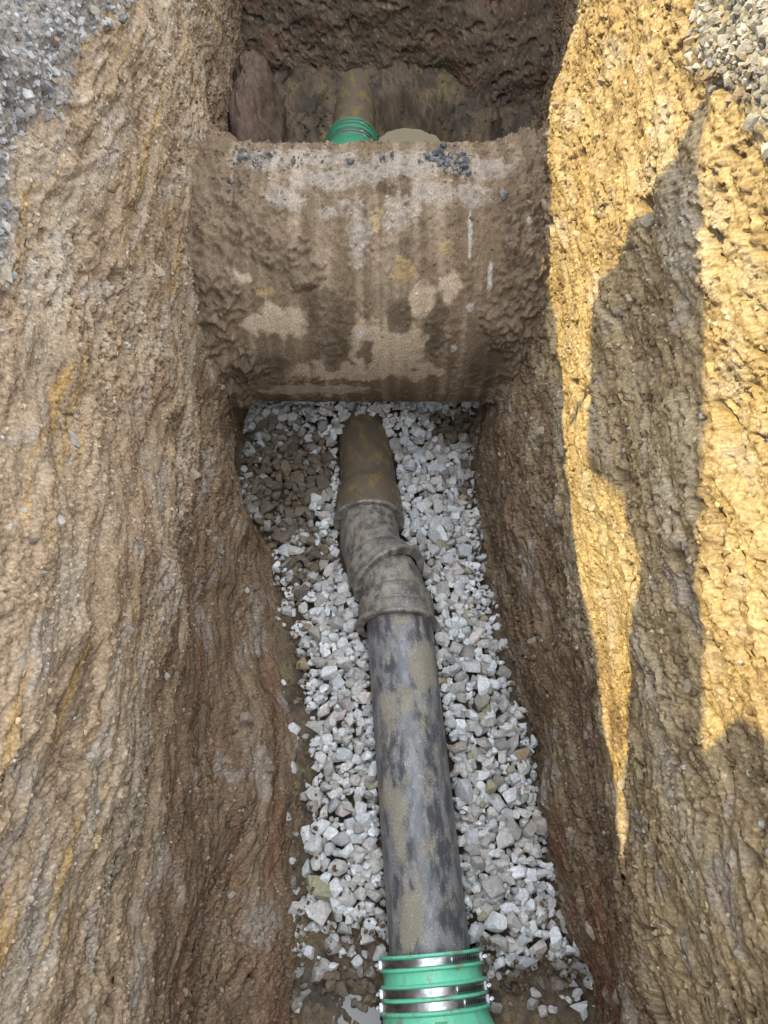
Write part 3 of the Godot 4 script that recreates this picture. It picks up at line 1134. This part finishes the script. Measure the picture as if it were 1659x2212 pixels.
# ---------------------------------------------------------------- far end of the pit
func make_end_walls():
	var nu := 300
	var nv := 260
	var P := PackedVector3Array()
	var C := PackedColorArray()
	for j in nv:
		var y: float = lerpf(-0.2, GROUND_Y, pow(float(j) / (nv - 1), 1.4))
		for i in nu:
			var x: float = lerpf(-1.0, 1.15, float(i) / (nu - 1))
			var dm := wall_disp(x * 1.3 + 30.0, y * 1.2, 77.0, 0.3)
			var f: float = 4.16 + 0.22 * y - dm.x * 0.6 - 0.03 * n_med.get_noise_2d(x * 4.0, y * 4.0)
			f -= 0.16 * sm(0.30, 0.55, x) * sm(0.75, 0.2, y)
			P.append(Vector3(x, y, -f))
			var pt: float = n_col.get_noise_2d(x * 4.0 + 8.0, y * 4.0)
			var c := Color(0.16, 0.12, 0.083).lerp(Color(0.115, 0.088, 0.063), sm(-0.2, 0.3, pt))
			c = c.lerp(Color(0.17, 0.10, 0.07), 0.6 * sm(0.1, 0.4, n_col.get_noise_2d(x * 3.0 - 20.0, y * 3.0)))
			c.a = 1.0
			C.append(c)
	roughen(P, C, nu, nv, false, 0.006, 0.004)
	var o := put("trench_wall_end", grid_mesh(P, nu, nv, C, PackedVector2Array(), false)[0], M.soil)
	tag(o, "", "", "", "structure")
	# the trench goes on behind the camera and is closed there
	P = PackedVector3Array()
	C = PackedColorArray()
	for j in 60:
		var y: float = lerpf(-0.2, GROUND_Y, j / 59.0)
		for i in 60:
			var x: float = lerpf(-1.0, 1.0, i / 59.0)
			P.append(Vector3(x, y, 1.35 + wall_disp(x + 90.0, y, 5.0, 0.4).x + 0.05 * y))
			C.append(Color(0.24, 0.175, 0.11))
	o = put("trench_wall_near", grid_mesh(P, 60, 60, C, PackedVector2Array(), true)[0], M.soil)
	tag(o, "", "", "", "structure")

func make_ground():
	# one sheet to the horizon with the trench cut out of it
	var xs := [-400.0, -60.0, -12.0, -3.0, -0.76, 0.80, 3.0, 12.0, 60.0, 400.0]
	var fs := [-400.0, -60.0, -12.0, -1.38, 4.62, 12.0, 60.0, 400.0]
	var st := SurfaceTool.new()
	st.begin(Mesh.PRIMITIVE_TRIANGLES)
	for i in xs.size() - 1:
		for j in fs.size() - 1:
			if xs[i] == -0.76 and fs[j] == -1.38: continue
			for p in [[0, 0], [0, 1], [1, 0], [1, 0], [0, 1], [1, 1]]:
				st.set_color(Color(0.23, 0.19, 0.15))
				st.set_normal(Vector3.UP)
				st.add_vertex(Vector3(xs[i + p[0]], GROUND_Y - 0.012, -fs[j + p[1]]))
	# flat faces point up
	var o := put("ground", st.commit(), M.soil)
	tag(o, "", "", "", "structure")

# ---------------------------------------------------------------- unseen things added on the left bank to throw the shadow
func make_added_casters(sun_t: float):
	# added unseen slab, cut to the wanted wall shadow: its outline, as (forward, height)
	var X := -1.02
	var poly := PackedVector2Array()
	for q in [[-0.45, 0.58], [0.0, 0.66], [0.14, 0.76], [0.28, 0.83], [0.45, 0.96], [0.58, 1.10], [0.67, 1.17], [0.76, 1.13], [0.86, 1.12], [1.0, 0.98], [1.10, 1.02], [1.22, 1.09], [1.33, 1.16], [1.365, 1.24], [1.345, 1.40], [1.325, 1.465], [1.30, 1.46], [1.275, 1.55], [1.265, 1.70], [1.258, 1.77], [1.24, 1.76], [1.20, 1.69], [0.73, 1.41], [0.27, 1.17], [0.265, 1.22], [0.30, 1.32], [0.235, 1.41], [0.25, 1.6], [0.18, 1.95], [-0.45, 1.95]]:
		poly.append(Vector2(q[0], q[1] + (0.52 + 0.04 * (q[1] - 0.7) - X) * sun_t))
	var tri := Geometry2D.triangulate_polygon(poly)
	var st := SurfaceTool.new()
	st.begin(Mesh.PRIMITIVE_TRIANGLES)
	for sd in [-0.03, 0.03]:
		for k in tri:
			st.add_vertex(Vector3(X + sd, poly[k].y, -poly[k].x))
	for k in poly.size():
		var a := poly[k]
		var b := poly[(k + 1) % poly.size()]
		quad(st, Vector3(X - 0.03, a.y, -a.x), Vector3(X + 0.03, a.y, -a.x), Vector3(X + 0.03, b.y, -b.x), Vector3(X - 0.03, b.y, -b.x))
	st.generate_normals()
	var slab := put("added_shadow_slab", st.commit(), plain(Color(0.06, 0.06, 0.062), 0.9))
	tag(slab, "added unseen shadow caster shaped as a broken slab on the left bank", "slab")
	var post := BoxMesh.new()
	post.size = Vector3(0.05, 1.06 + (0.53 - X) * sun_t - GROUND_Y + 0.03, 0.03)
	var o := put("added_slab_prop", post, plain(Color(0.3, 0.22, 0.13), 0.8))  # added and out of view, only to carry the shadow slab
	o.position = Vector3(X - 0.056, GROUND_Y - 0.03 + post.size.y * 0.5, -1.2)
	tag(o, "short added prop holding up the unseen shadow slab", "timber")
	# added unseen heap beside and behind the camera, backing the shadow slab
	var nu := 90
	var nv := 70
	var P := PackedVector3Array()
	var C := PackedColorArray()
	for j in nv:
		for i in nu:
			var x: float = lerpf(-3.4, -0.80, float(i) / (nu - 1))
			var f: float = lerpf(-3.2, 0.52, float(j) / (nv - 1))
			var h: float = 1.7 * sm(-0.80, -1.4, x) * sm(-3.4, -2.4, x) * sm(-0.02, -0.5, f) * sm(-3.2, -2.2, f)
			h *= 1.0 + 0.25 * n_big.get_noise_2d(x * 2.0, f * 2.0)
			h += 0.10 * n_med.get_noise_2d(x * 5.0, f * 5.0) * sm(0.0, 0.3, h)
			P.append(Vector3(x, GROUND_Y - 0.03 + h, -f))
			C.append(Color(0.24, 0.17, 0.11))
	o = put("added_bank_heap", grid_mesh(P, nu, nv, C, PackedVector2Array(), false)[0], M.soil)
	tag(o, "added unseen heap of brown soil on the left bank beside the trench", "added soil heap")

	# a lower added heap farther along, raising the shadow line across the trench
	P = PackedVector3Array()
	C = PackedColorArray()
	for j in nv:
		for i in nu:
			var x: float = lerpf(-2.6, -0.78, float(i) / (nu - 1))
			var f: float = lerpf(1.55, 5.2, float(j) / (nv - 1))
			var h: float = table([[1.55, 0.0], [1.72, 0.15], [1.86, 0.50], [2.0, 0.66], [2.3, 0.72], [2.6, 0.85], [3.2, 1.1], [4.6, 1.1], [5.2, 0.0]], f) * sm(-0.78, -1.0, x) * sm(-2.6, -1.4, x)
			h += 0.06 * n_med.get_noise_2d(x * 5.0, f * 5.0) * sm(0.0, 0.2, h)
			P.append(Vector3(x, GROUND_Y - 0.03 + h, -f))
			C.append(Color(0.24, 0.17, 0.11))
	o = put("added_bank_heap", grid_mesh(P, nu, nv, C, PackedVector2Array(), false)[0], M.soil)
	tag(o, "lower added unseen heap on the left bank that shades the crossing pipe", "added soil heap")

# ---------------------------------------------------------------- water
func puddle(called: String, center: Vector3, rx: float, rz: float, mat: Material, sd: float) -> MeshInstance3D:
	var P := PackedVector3Array()
	var nu := 61
	for j in 5:
		for i in nu:
			var a: float = TAU * i / (nu - 1)
			var r: float = float(j) / 4.0 * (1.0 + 0.28 * n_big.get_noise_2d(cos(a) * 1.4 + sd, sin(a) * 1.4))
			P.append(center + Vector3(cos(a) * rx * r, 0, sin(a) * rz * r))
	var o := put(called, grid_mesh(P, nu, 5, PackedColorArray(), PackedVector2Array(), false)[0], mat)
	tag(o, "", "", "", "structure")
	return o

# ---------------------------------------------------------------- scene
func _ready():
	rng.seed = 20240611
	# camera
	var cam := Camera3D.new()
	cam.name = "camera"
	cam.fov = FOV
	cam.near = 0.05
	cam.far = 1200.0
	add_child(cam)
	cam.position = EYE
	cam.rotation = Vector3(deg_to_rad(-PITCH), 0, 0)
	cam.current = true
	# sky, sun, exposure
	var env := Environment.new()
	var sky := Sky.new()
	var pm := ProceduralSkyMaterial.new()
	pm.sky_top_color = Color(0.87, 0.90, 0.94)
	pm.sky_horizon_color = Color(0.74, 0.79, 0.86)
	pm.sky_curve = 0.2
	pm.sky_energy_multiplier = 1.42
	pm.ground_bottom_color = Color(0.35, 0.30, 0.25)
	pm.ground_horizon_color = Color(0.55, 0.52, 0.48)
	sky.sky_material = pm
	env.background_mode = Environment.BG_SKY
	env.sky = sky
	env.background_energy_multiplier = 1.0
	env.tonemap_mode = Environment.TONE_MAPPER_LINEAR
	env.tonemap_exposure = 2.9
	env.sdfgi_enabled = true
	env.ssao_enabled = true
	env.ssil_enabled = true
	var we := WorldEnvironment.new()
	we.name = "world_environment"
	we.environment = env
	add_child(we)
	var sun_t := 1.14            # how far sunlight falls for each metre it crosses the trench
	var sun := DirectionalLight3D.new()
	sun.name = "sun"
	sun.light_energy = 1.0
	sun.light_color = Color(1.0, 0.91, 0.62)
	sun.light_angular_distance = 0.5
	sun.shadow_enabled = true
	add_child(sun)
	sun.look_at_from_position(Vector3.ZERO, Vector3(1.0, -sun_t, 0.0), Vector3.UP)

	n_big = noise(1, 2)
	n_lon = noise(2, 3, 0.55)
	n_med = noise(3, 3)
	n_fine = noise(4, 4, 0.6)
	n_mask = noise(5, 3)
	n_pit = noise(6, 2)
	n_rid = noise(7, 3, 0.55)
	n_col = noise(8, 4, 0.6)
	n_spk = noise(9, 1)
	n_soil = noise(14, 3, 0.55)
	n_grit = noise(15, 2, 0.5)
	make_materials()
	var r2 := RandomNumberGenerator.new()
	r2.seed = 77
	for k in 28:
		stones.append(stone_mesh(r2, 15, Vector3(r2.randf_range(0.95, 1.5), r2.randf_range(0.65, 1.0), r2.randf_range(0.8, 1.15)), 0.22))
	for k in 5:
		clods.append(stone_mesh(r2, 14, Vector3(1.1, 0.9, 1.0), 0.6))

	make_ground()
	make_floor()
	make_wall(true)
	make_wall(false)
	make_end_walls()
	make_big_pipe()
	make_added_casters(sun_t)

	# ---- the drain line
	var group := "sections of the drain line"
	var y0 := 0.062
	var a0 := px(927, 2040, y0)
	var a1 := px(866, 1385, y0)
	var near_dir := (a1 - a0).normalized()
	var m_near := pipe_material(301, 384, 1024, 0, [[0.60, 0.20, 0.10, 0.10, 0.9], [0.45, 0.30, 0.12, 0.06, 0.6], [0.40, 0.62, 0.05, 0.09, 0.8], [0.42, 0.86, 0.06, 0.09, 0.9], [0.36, 0.55, 0.05, 0.05, 0.7], [0.52, 0.05, 0.06, 0.02, 0.8]])
	var m_fit := pipe_material(411, 384, 512, 1, [])
	var m_wet := pipe_material(523, 384, 512, 2, [])
	var b_in := a1 + near_dir * 0.09
	var np := base("drain_pipe")
	tag(np, "straight dark plastic drain pipe with dried mud, running into the green coupling", "pipe", group)
	var len_n := a0.distance_to(b_in) + 0.10
	put("pipe_wall", tube([b_in, b_in.lerp(a0 - near_dir * 0.10, 0.5), a0 - near_dir * 0.10], prof_line(0.0, len_n, 0.1145, 0.015), 96, 1.0 / len_n), m_near, np)

	# first bend: bell facing the straight pipe, body turning left and down
	var c_bell := px(857, 1352, 0.06)
	var pts := spline([c_bell, px(855, 1308, 0.055), px(847, 1268, 0.04), px(827, 1231, 0.01), px(806, 1204, -0.02)], 10)
	var e1 := base("bend_fitting")
	tag(e1, "muddy grey pipe bend whose bell takes the straight drain pipe", "pipe bend", group)
	var len1 := 0.0
	for i in range(1, pts.size()): len1 += pts[i].distance_to(pts[i - 1])
	put("bell", tube(pts, [[0.0, 0.117], [0.0, 0.134], [0.003, 0.1365], [0.020, 0.1365], [0.023, 0.1325], [0.045, 0.132], [0.047, 0.1355], [0.055, 0.1355], [0.058, 0.1315], [0.085, 0.131], [0.098, 0.128], [0.108, 0.119], [0.113, 0.1125]], 96, 1.6), m_fit, e1)
	put("rim", tube(pts, [[-0.006, 0.1155], [-0.008, 0.139], [-0.004, 0.1435], [0.006, 0.1435], [0.011, 0.140], [0.012, 0.1330]], 96, 1.6), m_fit, e1)
	put("body", tube(pts, prof_line(0.105, len1, 0.1135, 0.012), 96, 1.6), m_fit, e1)

	# second bend
	var p2 := spline([px(841, 1248, 0.025), px(815, 1213, -0.005), px(801, 1176, -0.04), px(798, 1138, -0.065), px(797, 1090, -0.085)], 10)
	var len2 := 0.0
	for i in range(1, p2.size()): len2 += p2[i].distance_to(p2[i - 1])
	var e2 := base("bend_fitting")
	tag(e2, "muddy grey pipe bend between the other bend and the brown mud coated pipe", "pipe bend", group)
	put("bell", tube(p2, [[0.0, 0.117], [0.0, 0.136], [0.004, 0.139], [0.020, 0.1385], [0.023, 0.1335], [0.036, 0.133], [0.038, 0.136], [0.045, 0.136], [0.048, 0.1325], [0.075, 0.131], [0.09, 0.126], [0.10, 0.1175], [0.106, 0.1125]], 96, 1.6), m_fit, e2)
	put("rim", tube(p2, [[-0.008, 0.1155], [-0.010, 0.142], [-0.005, 0.1465], [0.006, 0.1465], [0.011, 0.143], [0.012, 0.1340]], 96, 1.6), m_fit, e2)
	put("body", tube(p2, prof_line(0.10, len2, 0.1150, 0.012), 96, 1.6), m_fit, e2)

	# lower pipe that runs on below the crossing pipe
	var p3 := spline([px(797, 1128, -0.075), px(796, 1060, -0.10), px(791, 980, -0.13), px(786, 900, -0.15), Vector3(-0.12, -0.15, -2.6)], 10)
	var len3 := 0.0
	for i in range(1, p3.size()): len3 += p3[i].distance_to(p3[i - 1])
	var lp := base("drain_pipe")
	tag(lp, "brown mud coated drain pipe running under the large crossing pipe", "pipe", group)
	put("bell", tube(p3, [[0.0, 0.117], [0.0, 0.134], [0.004, 0.137], [0.03, 0.1365], [0.10, 0.134], [0.14, 0.130], [0.165, 0.121], [0.18, 0.1165]], 96, 1.2), m_wet, lp)
	put("rim", tube(p3, [[-0.006, 0.1155], [-0.008, 0.138], [-0.003, 0.142], [0.004, 0.142], [0.008, 0.139], [0.010, 0.1330]], 96, 1.2), m_fit, lp)
	put("pipe_wall", tube(p3, prof_line(0.17, len3, 0.1148, 0.02), 96, 1.2, 0.004), m_wet, lp)

	# couplings
	var green := pipe_material(611, 384, 384, 3, [])
	var dull := plain(Color(0.05, 0.24, 0.13), 0.5)
	var c0 := px(930, 2057, y0)
	make_coupling(green, M.steel, "green rubber coupling with bright steel clamps on the straight drain pipe", c0, near_dir, 1.04, true)
	var fc := px(762, 305, 0.04)
	var fdir := Vector3(0.02, 0.03, -1.0).normalized()
	make_coupling(dull, M.steel_dirty, "green coupling with dirty clamps in the pit behind the crossing pipe", fc, fdir, 1.0, false)
	var fp := base("drain_pipe")
	tag(fp, "short muddy pipe stub entering the green coupling behind the crossing pipe", "pipe", group)
	put("pipe_wall", tube([fc - fdir * 0.03, fc + fdir * 0.5, fc + fdir * 0.9], prof_line(0.0, 0.93, 0.1145, 0.02), 72, 1.1, 0.003), m_wet, fp)

	# gravel laid against the pipes
	var pp: Array = []
	var ln := b_in.distance_to(a0) + 0.4
	for k in 80:
		pp.append([b_in - near_dir * ln * k / 79.0, 0.116 if b_in.distance_to(b_in - near_dir * ln * k / 79.0) < b_in.distance_to(c0) else 0.15])
	for q in pts: pp.append([q, 0.131])
	for q in p2: pp.append([q, 0.131])
	for q in p3:
		if -q.z < 1.92: pp.append([q, 0.122])
	make_gravel(pp)

	# water
	var wet := StandardMaterial3D.new()
	wet.albedo_color = srgb(Color(0.10, 0.085, 0.062))
	wet.roughness = 0.04
	puddle("water", px(768, 2215, -0.068), 0.075, 0.075, wet, 2.0)
	puddle("water", px(752, 1275, -0.055), 0.05, 0.07, wet, 5.0)
	var milky := StandardMaterial3D.new()
	milky.albedo_color = srgb(Color(0.30, 0.26, 0.17))
	milky.roughness = 0.12
	puddle("water", Vector3(0.13, -0.06, -3.80), 0.25, 0.26, milky, 9.0)

	# a boulder face in the left side of the far pit
	var P := PackedVector3Array()
	var C := PackedColorArray()
	for j in 50:
		for i in 81:
			var th: float = PI * j / 49.0
			var ph: float = TAU * i / 80.0
			var dv := Vector3(sin(th) * cos(ph), cos(th), sin(th) * sin(ph))
			var rr: float = 1.0 + 0.5 * n_big.get_noise_3dv(dv * Vector3(0.3, 0.8, 0.9)) + 0.22 * n_fine.get_noise_3dv(dv * Vector3(1.4, 3.6, 4.4) * 2.0)
			P.append(dv * Vector3(0.14, 0.36, 0.44) + dv * ((rr - 1.0) * 0.10))
			var c := Color(0.155, 0.108, 0.08) * (1.0 + 0.6 * n_fine.get_noise_3dv(dv * 6.0))
			c.a = 1.0
			C.append(c)
	var bo := put("boulder", grid_mesh(P, 81, 50, C, PackedVector2Array(), false, true)[0], M.soil)
	bo.position = Vector3(-0.66, 0.15, -3.55)
	tag(bo, "rounded reddish brown boulder face in the pit behind the crossing pipe", "boulder")
	print("done ", Time.get_ticks_msec())
